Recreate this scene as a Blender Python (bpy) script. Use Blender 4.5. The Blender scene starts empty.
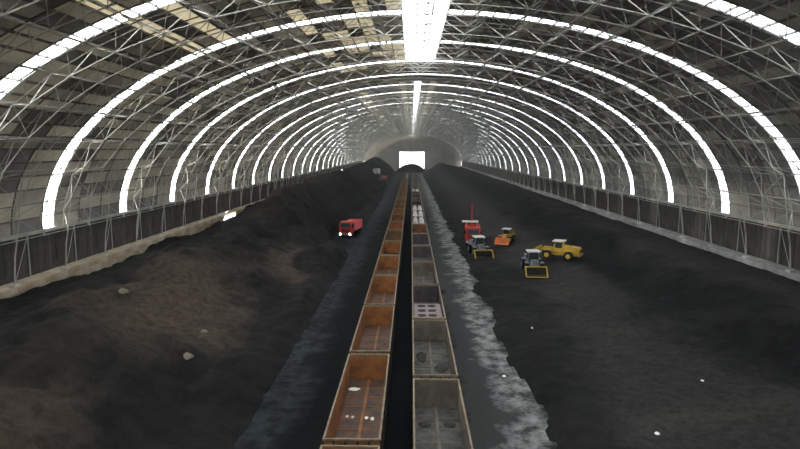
import bpy, bmesh, math, random
from mathutils import Vector, Matrix, noise
S = bpy.context.scene
C = S.collection
R = math.radians
random.seed(7)

# ------------------------------------------------------------------ camera, world, sun, exposure
CAMZ = 19.2
cam_d = bpy.data.cameras.new('camera')
cam = bpy.data.objects.new('camera', cam_d)
C.objects.link(cam)
cam_d.sensor_width = 36.0
cam_d.lens = 36.0 * 575 / 800
cam_d.clip_end = 4000
cam.location = (0, 0, CAMZ)
cam.rotation_euler = (R(90 - 7.38), 0, R(1.10))
S.camera = cam

world = bpy.data.worlds.new('overcast_sky')
S.world = world
world.use_nodes = True
bg = world.node_tree.nodes['Background']
bg.inputs[0].default_value = (0.96, 0.97, 0.98, 1)
bg.inputs[1].default_value = 6.5

sun_d = bpy.data.lights.new('sun', 'SUN')
sun_d.energy = 20.0
sun_d.angle = R(3)
sun_d.color = (1.0, 0.92, 0.78)
sun = bpy.data.objects.new('sun', sun_d)
C.objects.link(sun)
sun.rotation_euler = Vector((0.86, 0.12, -0.44)).to_track_quat('-Z', 'Y').to_euler()

S.view_settings.view_transform = 'Standard'
S.view_settings.look = 'None'
S.view_settings.gamma = 1
S.view_settings.use_curve_mapping = False
S.view_settings.exposure = 0.0
S.cycles.max_bounces = 8
S.cycles.diffuse_bounces = 5
S.cycles.transmission_bounces = 4
S.cycles.transparent_max_bounces = 8
S.cycles.volume_bounces = 0
S.cycles.sample_clamp_indirect = 6.0
S.cycles.use_denoising = True

# ------------------------------------------------------------------ materials
def mat(name, col, rough=0.7, metal=0.0, var=0.0, scale=1.0, col2=None, bump=0.0, bscale=8.0, spec=0.3, stretch=None):
    m = bpy.data.materials.new(name); m.use_nodes = True
    nt = m.node_tree; b = nt.nodes['Principled BSDF']
    b.inputs['Roughness'].default_value = rough
    b.inputs['Metallic'].default_value = metal
    b.inputs['Specular IOR Level'].default_value = spec
    b.inputs['Base Color'].default_value = (*col, 1)
    tc = nt.nodes.new('ShaderNodeTexCoord')
    src = tc.outputs['Object']
    if stretch:
        mp = nt.nodes.new('ShaderNodeMapping'); mp.inputs['Scale'].default_value = stretch
        nt.links.new(src, mp.inputs['Vector']); src = mp.outputs['Vector']
    if col2 is not None or var > 0:
        if col2 is None:
            col2 = tuple(c * (1 - var) for c in col)
        n = nt.nodes.new('ShaderNodeTexNoise'); n.inputs['Scale'].default_value = scale
        n.inputs['Detail'].default_value = 6; n.inputs['Roughness'].default_value = 0.65
        nt.links.new(src, n.inputs['Vector'])
        r = nt.nodes.new('ShaderNodeValToRGB')
        r.color_ramp.elements[0].position = 0.38; r.color_ramp.elements[1].position = 0.62
        r.color_ramp.elements[0].color = (*col, 1); r.color_ramp.elements[1].color = (*col2, 1)
        nt.links.new(n.outputs['Fac'], r.inputs['Fac'])
        nt.links.new(r.outputs['Color'], b.inputs['Base Color'])
    if bump > 0:
        n2 = nt.nodes.new('ShaderNodeTexNoise'); n2.inputs['Scale'].default_value = bscale
        n2.inputs['Detail'].default_value = 5
        nt.links.new(src, n2.inputs['Vector'])
        bp = nt.nodes.new('ShaderNodeBump'); bp.inputs['Strength'].default_value = bump
        bp.inputs['Distance'].default_value = 0.3
        nt.links.new(n2.outputs['Fac'], bp.inputs['Height'])
        nt.links.new(bp.outputs['Normal'], b.inputs['Normal'])
    return m

def sheet_mat(name, col, trans):
    """weathered roofing sheet that lets a little daylight through"""
    m = mat(name, col, 0.75, 0, 0.35, 0.25)
    nt = m.node_tree; b = nt.nodes['Principled BSDF']; out = nt.nodes['Material Output']
    t = nt.nodes.new('ShaderNodeBsdfTranslucent'); t.inputs['Color'].default_value = (0.82, 0.77, 0.64, 1)
    mx = nt.nodes.new('ShaderNodeMixShader'); mx.inputs[0].default_value = trans
    nt.links.new(b.outputs[0], mx.inputs[1]); nt.links.new(t.outputs[0], mx.inputs[2])
    nt.links.new(mx.outputs[0], out.inputs['Surface'])
    return m

def pane_mat(name, col, clear):
    m = bpy.data.materials.new(name); m.use_nodes = True
    nt = m.node_tree; nt.nodes.remove(nt.nodes['Principled BSDF']); out = nt.nodes['Material Output']
    t = nt.nodes.new('ShaderNodeBsdfTranslucent'); t.inputs['Color'].default_value = (*col, 1)
    g = nt.nodes.new('ShaderNodeBsdfTransparent'); g.inputs['Color'].default_value = (*col, 1)
    mx = nt.nodes.new('ShaderNodeMixShader'); mx.inputs[0].default_value = clear
    nt.links.new(t.outputs[0], mx.inputs[1]); nt.links.new(g.outputs[0], mx.inputs[2])
    nt.links.new(mx.outputs[0], out.inputs['Surface'])
    return m

M = {}
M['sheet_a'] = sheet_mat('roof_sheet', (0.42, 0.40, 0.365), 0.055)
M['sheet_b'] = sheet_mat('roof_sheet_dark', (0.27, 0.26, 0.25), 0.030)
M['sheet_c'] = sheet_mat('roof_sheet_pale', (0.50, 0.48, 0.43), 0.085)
M['sheet_d'] = sheet_mat('roof_sheet_thin', (0.6, 0.58, 0.52), 0.26)
M['pane'] = pane_mat('translucent_sheet', (0.93, 0.97, 1.0), 0.35)
M['steel'] = mat('galvanised_steel', (0.50, 0.48, 0.43), 0.55, 0.05, 0.3, 0.6)
M['purlin'] = mat('purlin_steel', (0.20, 0.19, 0.175), 0.6, 0.1, 0.3, 0.5)
M['concrete'] = mat('concrete', (0.52, 0.45, 0.34), 0.85, 0, scale=0.35, col2=(0.34, 0.24, 0.15), bump=0.2)
M['concrete_grey'] = mat('concrete_grey', (0.40, 0.39, 0.38), 0.85, 0, 0.35, 0.4, bump=0.2)
M['concrete_pale'] = mat('pale_yard_concrete', (0.60, 0.59, 0.56), 0.9, 0, 0.2, 0.1)
M['band'] = mat('dark_sheet', (0.095, 0.085, 0.08), 0.7, 0.1, scale=0.3, col2=(0.055, 0.05, 0.05))
M['rim'] = mat('weathered_rim_steel', (0.26, 0.20, 0.13), 0.6, 0.1, scale=1.2, col2=(0.15, 0.11, 0.075))
M['orange'] = mat('rusty_orange_steel', (0.31, 0.125, 0.038), 0.75, 0, scale=0.8, col2=(0.17, 0.075, 0.036), bump=0.1)
M['orange_b'] = mat('browner_rust_steel', (0.20, 0.10, 0.05), 0.75, 0, scale=0.8, col2=(0.09, 0.055, 0.04), bump=0.1)
M['orange_floor'] = mat('rusty_wagon_floor', (0.050, 0.037, 0.032), 0.7, 0, scale=0.9, col2=(0.12, 0.062, 0.038), bump=0.2)
M['grey_wagon'] = mat('grey_brown_wagon_steel', (0.17, 0.145, 0.115), 0.75, 0, scale=0.7, col2=(0.10, 0.082, 0.07), bump=0.1)
M['grey_floor'] = mat('dusty_wagon_floor', (0.115, 0.108, 0.095), 0.8, 0, scale=1.1, col2=(0.045, 0.042, 0.038), bump=0.2)
M['mauve_wagon'] = mat('mauve_wagon_steel', (0.10, 0.085, 0.09), 0.75, 0, scale=0.7, col2=(0.055, 0.048, 0.053))
M['outer'] = mat('wagon_outer_steel', (0.045, 0.036, 0.03), 0.75, 0, 0.4, 0.8)
M['pink'] = mat('pinkish_cover', (0.27, 0.21, 0.205), 0.7, 0, 0.25, 1.5)
M['white_bag'] = mat('white_woven_bag', (0.60, 0.55, 0.54), 0.8, 0, 0.3, 2.0)
M['spot'] = mat('white_spot', (0.92, 0.92, 0.92), 0.6)
M['black'] = mat('black_rubber', (0.015, 0.015, 0.016), 0.8, 0, 0.3, 2)
M['hole'] = mat('dark_recess', (0.03, 0.025, 0.028), 0.9)
M['iron'] = mat('dark_iron', (0.05, 0.045, 0.04), 0.6, 0.4, 0.4, 2)
M['rail'] = mat('rail_steel', (0.25, 0.22, 0.20), 0.35, 0.8, 0.3, 1)
M['sleeper'] = mat('sleeper_concrete', (0.10, 0.095, 0.09), 0.9, 0, 0.4, 1.5)
M['yellow'] = mat('machine_yellow', (0.55, 0.35, 0.05), 0.5, 0, 0.3, 1.0)
M['red'] = mat('truck_red', (0.62, 0.045, 0.035), 0.45, 0, 0.3, 1.0)
M['orange_red'] = mat('bucket_orange', (0.70, 0.22, 0.08), 0.5, 0, 0.3, 1.0)
M['pinkred'] = mat('faded_red', (0.72, 0.16, 0.17), 0.5, 0, 0.2, 1.0)
M['cream'] = mat('cream_roof', (0.62, 0.60, 0.54), 0.5, 0, 0.1, 1.0)
M['grey_paint'] = mat('grey_machine_paint', (0.20, 0.205, 0.22), 0.5, 0.1, 0.5, 1.0)
M['glass'] = mat('dark_glass', (0.03, 0.04, 0.045), 0.08, 0, spec=0.6)
M['water'] = mat('puddle_water', (0.02, 0.02, 0.02), 0.03, 0, bump=0.0, spec=0.9)
M['coalfloor'] = mat('coal_in_wagon', (0.052, 0.048, 0.044), 0.9, 0, 0.4, 2, bump=0.6)
def lamp_mat():
    m = bpy.data.materials.new('headlight_glow'); m.use_nodes = True
    b = m.node_tree.nodes['Principled BSDF']
    b.inputs['Emission Color'].default_value = (1, 0.95, 0.85, 1)
    b.inputs['Emission Strength'].default_value = 25
    return m
M['lamp'] = lamp_mat()

def N(nt, kind, **kw):
    n = nt.nodes.new(kind)
    for k, v in kw.items():
        if k in n.inputs: n.inputs[k].default_value = v
        else: setattr(n, k, v)
    return n
def ramp(nt, src, pts):
    r = nt.nodes.new('ShaderNodeValToRGB'); e = r.color_ramp.elements
    e[0].position, e[0].color = pts[0][0], (*pts[0][1], 1); e[1].position, e[1].color = pts[-1][0], (*pts[-1][1], 1)
    for p, c in pts[1:-1]:
        q = e.new(p); q.color = (*c, 1)
    nt.links.new(src, r.inputs['Fac']); return r.outputs['Color']
def coal_mat(name, dark, mid, other, patches, bands):
    """patches: (x, y, rx, ry) stains of the third colour with ragged edges; bands: strength along x"""
    m = bpy.data.materials.new(name); m.use_nodes = True
    nt = m.node_tree; L = nt.links; b = nt.nodes['Principled BSDF']
    b.inputs['Roughness'].default_value = 0.9; b.inputs['Specular IOR Level'].default_value = 0.06
    tc = nt.nodes.new('ShaderNodeTexCoord'); co = tc.outputs['Object']
    warp = N(nt, 'ShaderNodeTexNoise', Scale=0.09, Detail=7.0, Roughness=0.65); L.new(co, warp.inputs['Vector'])
    wv = N(nt, 'ShaderNodeVectorMath', operation='MULTIPLY_ADD'); wv.inputs[1].default_value = (22, 30, 0); wv.inputs[2].default_value = (-11, -15, 0)
    L.new(warp.outputs['Color'], wv.inputs[0])
    ad = N(nt, 'ShaderNodeVectorMath', operation='ADD'); L.new(co, ad.inputs[0]); L.new(wv.outputs[0], ad.inputs[1])
    fine = N(nt, 'ShaderNodeTexNoise', Scale=0.45, Detail=9.0, Roughness=0.7); L.new(co, fine.inputs['Vector'])
    col = ramp(nt, fine.outputs['Fac'], [(0.36, dark), (0.66, mid)])
    mask = None
    for (x, y, rx, ry, s_) in patches:
        mp = N(nt, 'ShaderNodeMapping'); mp.inputs['Location'].default_value = (-x / rx, -y / ry, 0); mp.inputs['Scale'].default_value = (1 / rx, 1 / ry, 0)
        L.new(ad.outputs[0], mp.inputs['Vector'])
        ln = N(nt, 'ShaderNodeVectorMath', operation='LENGTH'); L.new(mp.outputs[0], ln.inputs[0])
        mr = N(nt, 'ShaderNodeMapRange'); mr.inputs['From Min'].default_value = 0.45; mr.inputs['From Max'].default_value = 1.1; mr.inputs['To Min'].default_value = s_; mr.inputs['To Max'].default_value = 0
        L.new(ln.outputs['Value'], mr.inputs['Value'])
        if mask is None: mask = mr.outputs[0]
        else:
            mm = N(nt, 'ShaderNodeMath', operation='MAXIMUM'); L.new(mask, mm.inputs[0]); L.new(mr.outputs[0], mm.inputs[1]); mask = mm.outputs[0]
    if bands:
        sp = N(nt, 'ShaderNodeSeparateXYZ'); L.new(ad.outputs[0], sp.inputs[0])
        mr = N(nt, 'ShaderNodeMapRange'); mr.inputs['From Min'].default_value = 0; mr.inputs['From Max'].default_value = 50; L.new(sp.outputs['X'], mr.inputs['Value'])
        bc = ramp(nt, mr.outputs[0], [(x / 50, (v, v, v)) for x, v in bands]); mask = bc
    grain = N(nt, 'ShaderNodeTexNoise', Scale=1.4, Detail=6.0, Roughness=0.7); L.new(co, grain.inputs['Vector'])
    oc = ramp(nt, grain.outputs['Fac'], [(0.35, tuple(c * 0.6 for c in other)), (0.68, tuple(c * 1.4 for c in other))])
    mx = N(nt, 'ShaderNodeMixRGB'); L.new(mask, mx.inputs['Fac']); L.new(col, mx.inputs['Color1']); L.new(oc, mx.inputs['Color2'])
    L.new(mx.outputs['Color'], b.inputs['Base Color'])
    bp = N(nt, 'ShaderNodeBump', Strength=0.55, Distance=0.6); L.new(grain.outputs['Fac'], bp.inputs['Height']); L.new(bp.outputs['Normal'], b.inputs['Normal'])
    return m
M['coal_left'] = coal_mat('coal_left', (0.009, 0.0088, 0.0092), (0.021, 0.020, 0.0195), (0.062, 0.047, 0.038),
                          [(-24, 58, 6.5, 22, 1.0), (-20, 84, 3.5, 12, 0.8), (-24, 27, 7, 9, 0.8), (-30, 150, 6, 60, 0.25)], None)
M['coal_right'] = coal_mat('coal_right', (0.009, 0.0088, 0.0093), (0.019, 0.0185, 0.019), (0.042, 0.039, 0.037), [],
                           [(8, 0.0), (14, 0.1), (18, 0.8), (24, 0.7), (28, 0.0), (33, 0.0), (37, 0.8), (44, 0.7)])

def floor_mat():
    """dark coal-stained floor; pale ragged lane right of the tracks and a greyer lane on the left"""
    m = bpy.data.materials.new('stained_yard_floor'); m.use_nodes = True
    nt = m.node_tree; L = nt.links; b = nt.nodes['Principled BSDF']
    tc = nt.nodes.new('ShaderNodeTexCoord')
    sep = nt.nodes.new('ShaderNodeSeparateXYZ'); L.new(tc.outputs['Object'], sep.inputs[0])
    wob = nt.nodes.new('ShaderNodeTexNoise'); wob.inputs['Scale'].default_value = 0.16; wob.inputs['Detail'].default_value = 7
    wob.inputs['Roughness'].default_value = 0.62
    L.new(tc.outputs['Object'], wob.inputs['Vector'])
    w2 = nt.nodes.new('ShaderNodeMath'); w2.operation = 'MULTIPLY_ADD'; w2.inputs[1].default_value = 9.0; w2.inputs[2].default_value = -4.5
    L.new(wob.outputs['Fac'], w2.inputs[0])
    xx = nt.nodes.new('ShaderNodeMath'); xx.operation = 'ADD'; L.new(sep.outputs['X'], xx.inputs[0]); L.new(w2.outputs[0], xx.inputs[1])
    def lane(c, hw, soft, src):
        s = nt.nodes.new('ShaderNodeMath'); s.operation = 'SUBTRACT'; s.inputs[1].default_value = c; L.new(src, s.inputs[0])
        a = nt.nodes.new('ShaderNodeMath'); a.operation = 'ABSOLUTE'; L.new(s.outputs[0], a.inputs[0])
        mr = nt.nodes.new('ShaderNodeMapRange'); mr.inputs['From Min'].default_value = hw; mr.inputs['From Max'].default_value = hw + soft
        mr.inputs['To Min'].default_value = 1; mr.inputs['To Max'].default_value = 0
        L.new(a.outputs[0], mr.inputs['Value']); return mr.outputs[0]
    fine = nt.nodes.new('ShaderNodeTexNoise'); fine.inputs['Scale'].default_value = 0.7; fine.inputs['Detail'].default_value = 8
    fine.inputs['Roughness'].default_value = 0.7; L.new(tc.outputs['Object'], fine.inputs['Vector'])
    fr = nt.nodes.new('ShaderNodeMapRange'); fr.inputs['From Min'].default_value = 0.38; fr.inputs['From Max'].default_value = 0.62
    fr.inputs['To Min'].default_value = 0.1
    L.new(fine.outputs['Fac'], fr.inputs['Value'])
    right = nt.nodes.new('ShaderNodeMath'); right.operation = 'MULTIPLY'
    base = nt.nodes.new('ShaderNodeMath'); base.operation = 'MULTIPLY'; base.inputs[1].default_value = 0.15; L.new(lane(6.4, 2.2, 1.2, xx.outputs[0]), base.inputs[0])
    pat = nt.nodes.new('ShaderNodeMath'); pat.operation = 'MULTIPLY'; L.new(lane(7.9, 0.5, 1.8, xx.outputs[0]), pat.inputs[0]); L.new(fr.outputs[0], pat.inputs[1])
    both = nt.nodes.new('ShaderNodeMath'); both.operation = 'MAXIMUM'; L.new(base.outputs[0], both.inputs[0]); L.new(pat.outputs[0], both.inputs[1])
    yend = nt.nodes.new('ShaderNodeMapRange'); yend.inputs['From Min'].default_value = 440; yend.inputs['From Max'].default_value = 500; yend.inputs['To Min'].default_value = 1; yend.inputs['To Max'].default_value = 0
    L.new(sep.outputs['Y'], yend.inputs['Value'])
    L.new(both.outputs[0], right.inputs[0]); L.new(yend.outputs[0], right.inputs[1])
    left = nt.nodes.new('ShaderNodeMath'); left.operation = 'MULTIPLY'
    L.new(lane(-10.6, 1.1, 1.8, xx.outputs[0]), left.inputs[0]); L.new(fr.outputs[0], left.inputs[1])
    m1 = nt.nodes.new('ShaderNodeMixRGB'); m1.inputs['Color1'].default_value = (0.0055, 0.006, 0.0068, 1); m1.inputs['Color2'].default_value = (0.26, 0.255, 0.25, 1)
    L.new(right.outputs[0], m1.inputs['Fac'])
    m2 = nt.nodes.new('ShaderNodeMixRGB'); m2.inputs['Color2'].default_value = (0.030, 0.035, 0.040, 1)
    L.new(left.outputs[0], m2.inputs['Fac']); L.new(m1.outputs[0], m2.inputs['Color1'])
    L.new(m2.outputs[0], b.inputs['Base Color'])
    b.inputs['Roughness'].default_value = 0.75; b.inputs['Specular IOR Level'].default_value = 0.03
    bp = nt.nodes.new('ShaderNodeBump'); bp.inputs['Strength'].default_value = 0.35; bp.inputs['Distance'].default_value = 0.3
    L.new(fine.outputs['Fac'], bp.inputs['Height']); L.new(bp.outputs['Normal'], b.inputs['Normal'])
    return m
M['floor'] = floor_mat()

# ------------------------------------------------------------------ helpers
class MB:
    def __init__(s): s.v = []; s.f = []; s.mi = []
    def add(s, vs, fs, mi=0):
        n = len(s.v); s.v += [tuple(v) for v in vs]; s.f += [tuple(i + n for i in f) for f in fs]; s.mi += [mi] * len(fs); return s
    def box(s, x0, x1, y0, y1, z0, z1, mi=0, mtx=None):
        vs = [Vector((x, y, z)) for x in (x0, x1) for y in (y0, y1) for z in (z0, z1)]
        if mtx: vs = [mtx @ v for v in vs]
        return s.add(vs, [(0, 1, 3, 2), (4, 6, 7, 5), (0, 4, 5, 1), (2, 3, 7, 6), (0, 2, 6, 4), (1, 5, 7, 3)], mi)
    def hexa(s, a, b, mi=0):            # two quads (4 pts each), same winding
        return s.add(list(a) + list(b), [(3, 2, 1, 0), (4, 5, 6, 7), (0, 1, 5, 4), (1, 2, 6, 5), (2, 3, 7, 6), (3, 0, 4, 7)], mi)
    def tube(s, pts, r, n=6, mi=0, cap=True):
        pts = [Vector(p) for p in pts]; rings = []
        for i, p in enumerate(pts):
            d = (pts[min(i + 1, len(pts) - 1)] - pts[max(i - 1, 0)]).normalized()
            up = Vector((0, 0, 1)) if abs(d.z) < 0.9 else Vector((0, 1, 0))
            a = d.cross(up).normalized(); b = a.cross(d)
            rings.append([p + a * (r * math.cos(2 * math.pi * k / n)) + b * (r * math.sin(2 * math.pi * k / n)) for k in range(n)])
        vs = [v for q in rings for v in q]; fs = []
        for i in range(len(pts) - 1):
            for k in range(n):
                k2 = (k + 1) % n
                fs.append((i * n + k, i * n + k2, (i + 1) * n + k2, (i + 1) * n + k))
        if cap:
            fs.append(tuple(range(n))[::-1]); fs.append(tuple((len(pts) - 1) * n + k for k in range(n)))
        return s.add(vs, fs, mi)
    def cyl(s, c, axis, r, h, n=16, mi=0):
        c = Vector(c); a = Vector(axis).normalized() * (h / 2)
        return s.tube([c - a, c + a], r, n, mi)
    def prism(s, prof, x0, x1, mi=0):   # profile in (y,z) extruded in x
        n = len(prof)
        vs = [(x0, y, z) for y, z in prof] + [(x1, y, z) for y, z in prof]
        fs = [tuple(range(n)), tuple(range(2 * n - 1, n - 1, -1))]
        fs += [(i, n + i, n + (i + 1) % n, (i + 1) % n) for i in range(n)]
        return s.add(vs, fs, mi)
    def mesh(s, name, mats, smooth=False):
        me = bpy.data.meshes.new(name); me.from_pydata(s.v, [], s.f)
        for m in (mats if isinstance(mats, (list, tuple)) else [mats]): me.materials.append(m)
        if any(s.mi): me.polygons.foreach_set('material_index', s.mi)
        bm = bmesh.new(); bm.from_mesh(me); bmesh.ops.recalc_face_normals(bm, faces=bm.faces); bm.to_mesh(me); bm.free()
        if smooth: me.polygons.foreach_set('use_smooth', [True] * len(me.polygons))
        return me
    def obj(s, name, mats, parent=None, smooth=False, bevel=0, **props):
        o = bpy.data.objects.new(name, s.mesh(name, mats, smooth)); C.objects.link(o)
        if parent: o.parent = parent
        if bevel:
            b = o.modifiers.new('bevel', 'BEVEL'); b.width = bevel; b.segments = 2; b.limit_method = 'ANGLE'
        for k, v in props.items(): o[k] = v
        return o
def empty(name, loc=(0, 0, 0), rz=0, **props):
    o = bpy.data.objects.new(name, None); C.objects.link(o); o.location = loc; o.rotation_euler = (0, 0, rz)
    for k, v in props.items(): o[k] = v
    return o
def inst(name, me, parent, mtx=None, **props):
    o = bpy.data.objects.new(name, me); C.objects.link(o); o.parent = parent
    if mtx is not None: o.matrix_local = mtx
    for k, v in props.items(): o[k] = v
    return o
def copy_tree(o, parent=None):
    c = o.copy(); C.objects.link(c)
    if parent: c.parent = parent
    for ch in list(KIDS.get(o.name, [])): copy_tree(ch, c)
    return c
KIDS = {}
def freeze(root):
    KIDS[root.name] = list(root.children)
    for ch in root.children: freeze(ch)
def sstep(a, b, x):
    t = max(0.0, min(1.0, (x - a) / (b - a))); return t * t * (3 - 2 * t)
ORD = ['nearest', 'second', 'third', 'fourth', 'fifth', 'sixth', 'seventh', 'eighth', 'ninth', 'tenth', 'eleventh', 'twelfth',
       'thirteenth', 'fourteenth', 'fifteenth', 'sixteenth', 'seventeenth', 'eighteenth', 'nineteenth', 'twentieth', 'twenty-first',
       'twenty-second', 'twenty-third', 'twenty-fourth', 'twenty-fifth', 'twenty-sixth', 'twenty-seventh', 'twenty-eighth', 'twenty-ninth', 'thirtieth',
       'thirty-first', 'thirty-second', 'thirty-third', 'thirty-fourth']

# ------------------------------------------------------------------ vault geometry
CX, HA, HB, ZS = 1.5, 44.0, 24.4, 10.0       # centre, half span, rise, springing height
Y0, Y1 = -57.3, 523.5
STRIP0, STEP, SW = 48.3, 17.6, 2.15
NSEG = 65
def arc_params(a, b, n):
    K = 4000; L = [0.0]; px, pz = a, 0.0
    for k in range(1, K + 1):
        t = math.pi * k / K; x, z = a * math.cos(t), b * math.sin(t)
        L.append(L[-1] + math.hypot(x - px, z - pz)); px, pz = x, z
    out = []; j = 0
    for i in range(n + 1):
        s = L[-1] * i / n
        while j < K and L[j] < s - 1e-9: j += 1
        out.append(math.pi * j / K)
    return out
TP = arc_params(HA, HB, NSEG)                 # from the right springing (t=0) over the crown to the left
def P(t, y, off=0.0):                         # off > 0 = inside the cladding
    nx, nz = math.cos(t) / HA, math.sin(t) / HB
    l = math.hypot(nx, nz); nx /= l; nz /= l
    return Vector((CX + HA * math.cos(t) - nx * off, y, ZS + HB * math.sin(t) - nz * off))

def slab(mb, t0, t1, y0, y1, o0, o1, mi=0, lap=0.0):
    a = [P(t0, y0, o0 + lap), P(t1, y0, o0), P(t1, y1, o0), P(t0, y1, o0 + lap)]
    b = [P(t0, y0, o1 + lap), P(t1, y0, o1), P(t1, y1, o1), P(t0, y1, o1 + lap)]
    mb.hexa(a, b, mi)

strips = [STRIP0 + STEP * k for k in range(-6, 28) if Y0 < STRIP0 + STEP * k < Y1]
cells = []                                    # (y0, y1) of the three sheets between two strips
for k in range(-6, 27):
    a = STRIP0 + STEP * k + SW / 2; L3 = (STEP - SW) / 3
    for q in range(3): cells.append((a + q * L3 + 0.04, a + (q + 1) * L3 - 0.04))
MID = NSEG // 2
def is_crown(j, y):
    if y < 101.5: return j in (MID - 1, MID, MID + 1)
    if y > 128: return j == MID
    return False
ceiling = empty('ceiling', kind='structure')
SH = [M['sheet_a'], M['sheet_b'], M['sheet_c'], M['sheet_d']]
rng = random.Random(3)
def sheet_kind(j, y):
    left = j > MID
    r = rng.random()
    o = j - MID
    if 2 <= o <= 8 and 45 < y < 106 and r < 0.42: return 3
    if o in (-2, 2) and y > 128: return 3
    if o in (13, 15) and 40 < y < 66: return 3
    if o in (8, 9) and 138 < y < 260 and r < 0.8: return 3
    if left: return 2 if r < 0.42 else (0 if r < 0.72 else 1)  # sunny left gets paler sheets, shaded right darker ones: light put into colour
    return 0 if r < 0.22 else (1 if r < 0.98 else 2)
near, far_mb = [], MB()
crown_panes = []
for ci, (ya, yb) in enumerate(cells):
    for j in range(NSEG):
        if is_crown(j, ya): crown_panes.append((j, ya, yb)); continue
        k = sheet_kind(j, ya)
        pc = P((TP[j] + TP[j + 1]) / 2, (ya + yb) / 2)
        rel = pc - Vector((0, 0, CAMZ))
        inview = rel.y > 20 and -0.74 < rel.x / rel.y < 0.70 and rel.z / rel.y < 0.28
        lapd = -0.10 if j > MID else 0.0
        if inview: near.append((rel.length, j, ya, yb, k))
        else: slab(far_mb, TP[j], TP[j + 1], ya, yb, 0.0, -0.05, k)
near.sort()
sheet_cache = {}
for d, j, ya, yb, k in near[:300]:
    key = (j, k)
    if key not in sheet_cache:
        mb = MB(); slab(mb, TP[j], TP[j + 1], 0, cells[0][1] - cells[0][0], 0.0, -0.05)
        sheet_cache[key] = mb.mesh('roof_sheet', SH[k])
    inst('roof_sheet', sheet_cache[key], ceiling, Matrix.Translation((0, ya, 0)))
for d, j, ya, yb, k in near[300:]: slab(far_mb, TP[j], TP[j + 1], ya, yb, 0.0, -0.05, k)
far_mb.obj('roof_sheet', SH, ceiling, kind='stuff')

# purlins: one long bar under every sheet joint
for j in range(NSEG + 1):
    t = TP[j]; mb = MB(); dt = 0.055 / 36
    a = [P(t - dt, Y0, 0.02), P(t + dt, Y0, 0.02), P(t + dt, Y0, 0.24), P(t - dt, Y0, 0.24)]
    b = [P(t - dt, Y1, 0.02), P(t + dt, Y1, 0.02), P(t + dt, Y1, 0.24), P(t - dt, Y1, 0.24)]
    mb.hexa(a, b); mb.obj('purlin', M['purlin'], ceiling)
# ribs: curved beams between the sheets
ribme = None
mb = MB()
for j in range(NSEG): slab(mb, TP[j], TP[j + 1], -0.05, 0.05, 0.0, 0.10)
ribme = mb.mesh('rib', M['purlin'])
for k in range(-6, 27):
    base = STRIP0 + STEP * k; L3 = (STEP - SW) / 3
    for yy in (base - SW / 2 - 0.05, base + SW / 2 + 0.05, base + SW / 2 + L3, base + SW / 2 + 2 * L3):
        if Y0 < yy < Y1: inst('rib', ribme, ceiling, Matrix.Translation((0, yy, 0)))

# windows: translucent strips
wn = 0
pane_me = []
for j in range(NSEG):
    mb = MB()
    d = (TP[j + 1] - TP[j]) * 0.04
    slab(mb, TP[j] + d, TP[j + 1] - d, -SW / 2, SW / 2, 0.0, -0.03); pane_me.append(mb.mesh('pane', M['pane']))
for ys in strips:
    wn += 1
    w = empty('window_%d' % wn, (0, ys, 0), kind='structure')
    if 30 < ys < 160:
        for j in range(NSEG): inst('pane', pane_me[j], w)
    else:
        mb = MB()
        for j in range(NSEG):
            d = (TP[j + 1] - TP[j]) * 0.04
            slab(mb, TP[j] + d, TP[j + 1] - d, -SW / 2, SW / 2, 0.0, -0.03)
        mb.obj('pane', M['pane'], w, kind='stuff')
wn += 1
w = empty('window_%d' % wn, kind='structure')
rest = MB(); cache = {}
for j, ya, yb in crown_panes:
    if 30 < ya < 101:
        if j not in cache:
            mb = MB(); slab(mb, TP[j] + 0.0008, TP[j + 1] - 0.0008, 0, yb - ya, 0, -0.03); cache[j] = mb.mesh('pane', M['pane'])
        inst('pane', cache[j], w, Matrix.Translation((0, ya, 0)))
    else: slab(rest, TP[j] + 0.0008, TP[j + 1] - 0.0008, ya, yb, 0, -0.03)
rest.obj('pane', M['pane'], w, kind='stuff')

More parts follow.
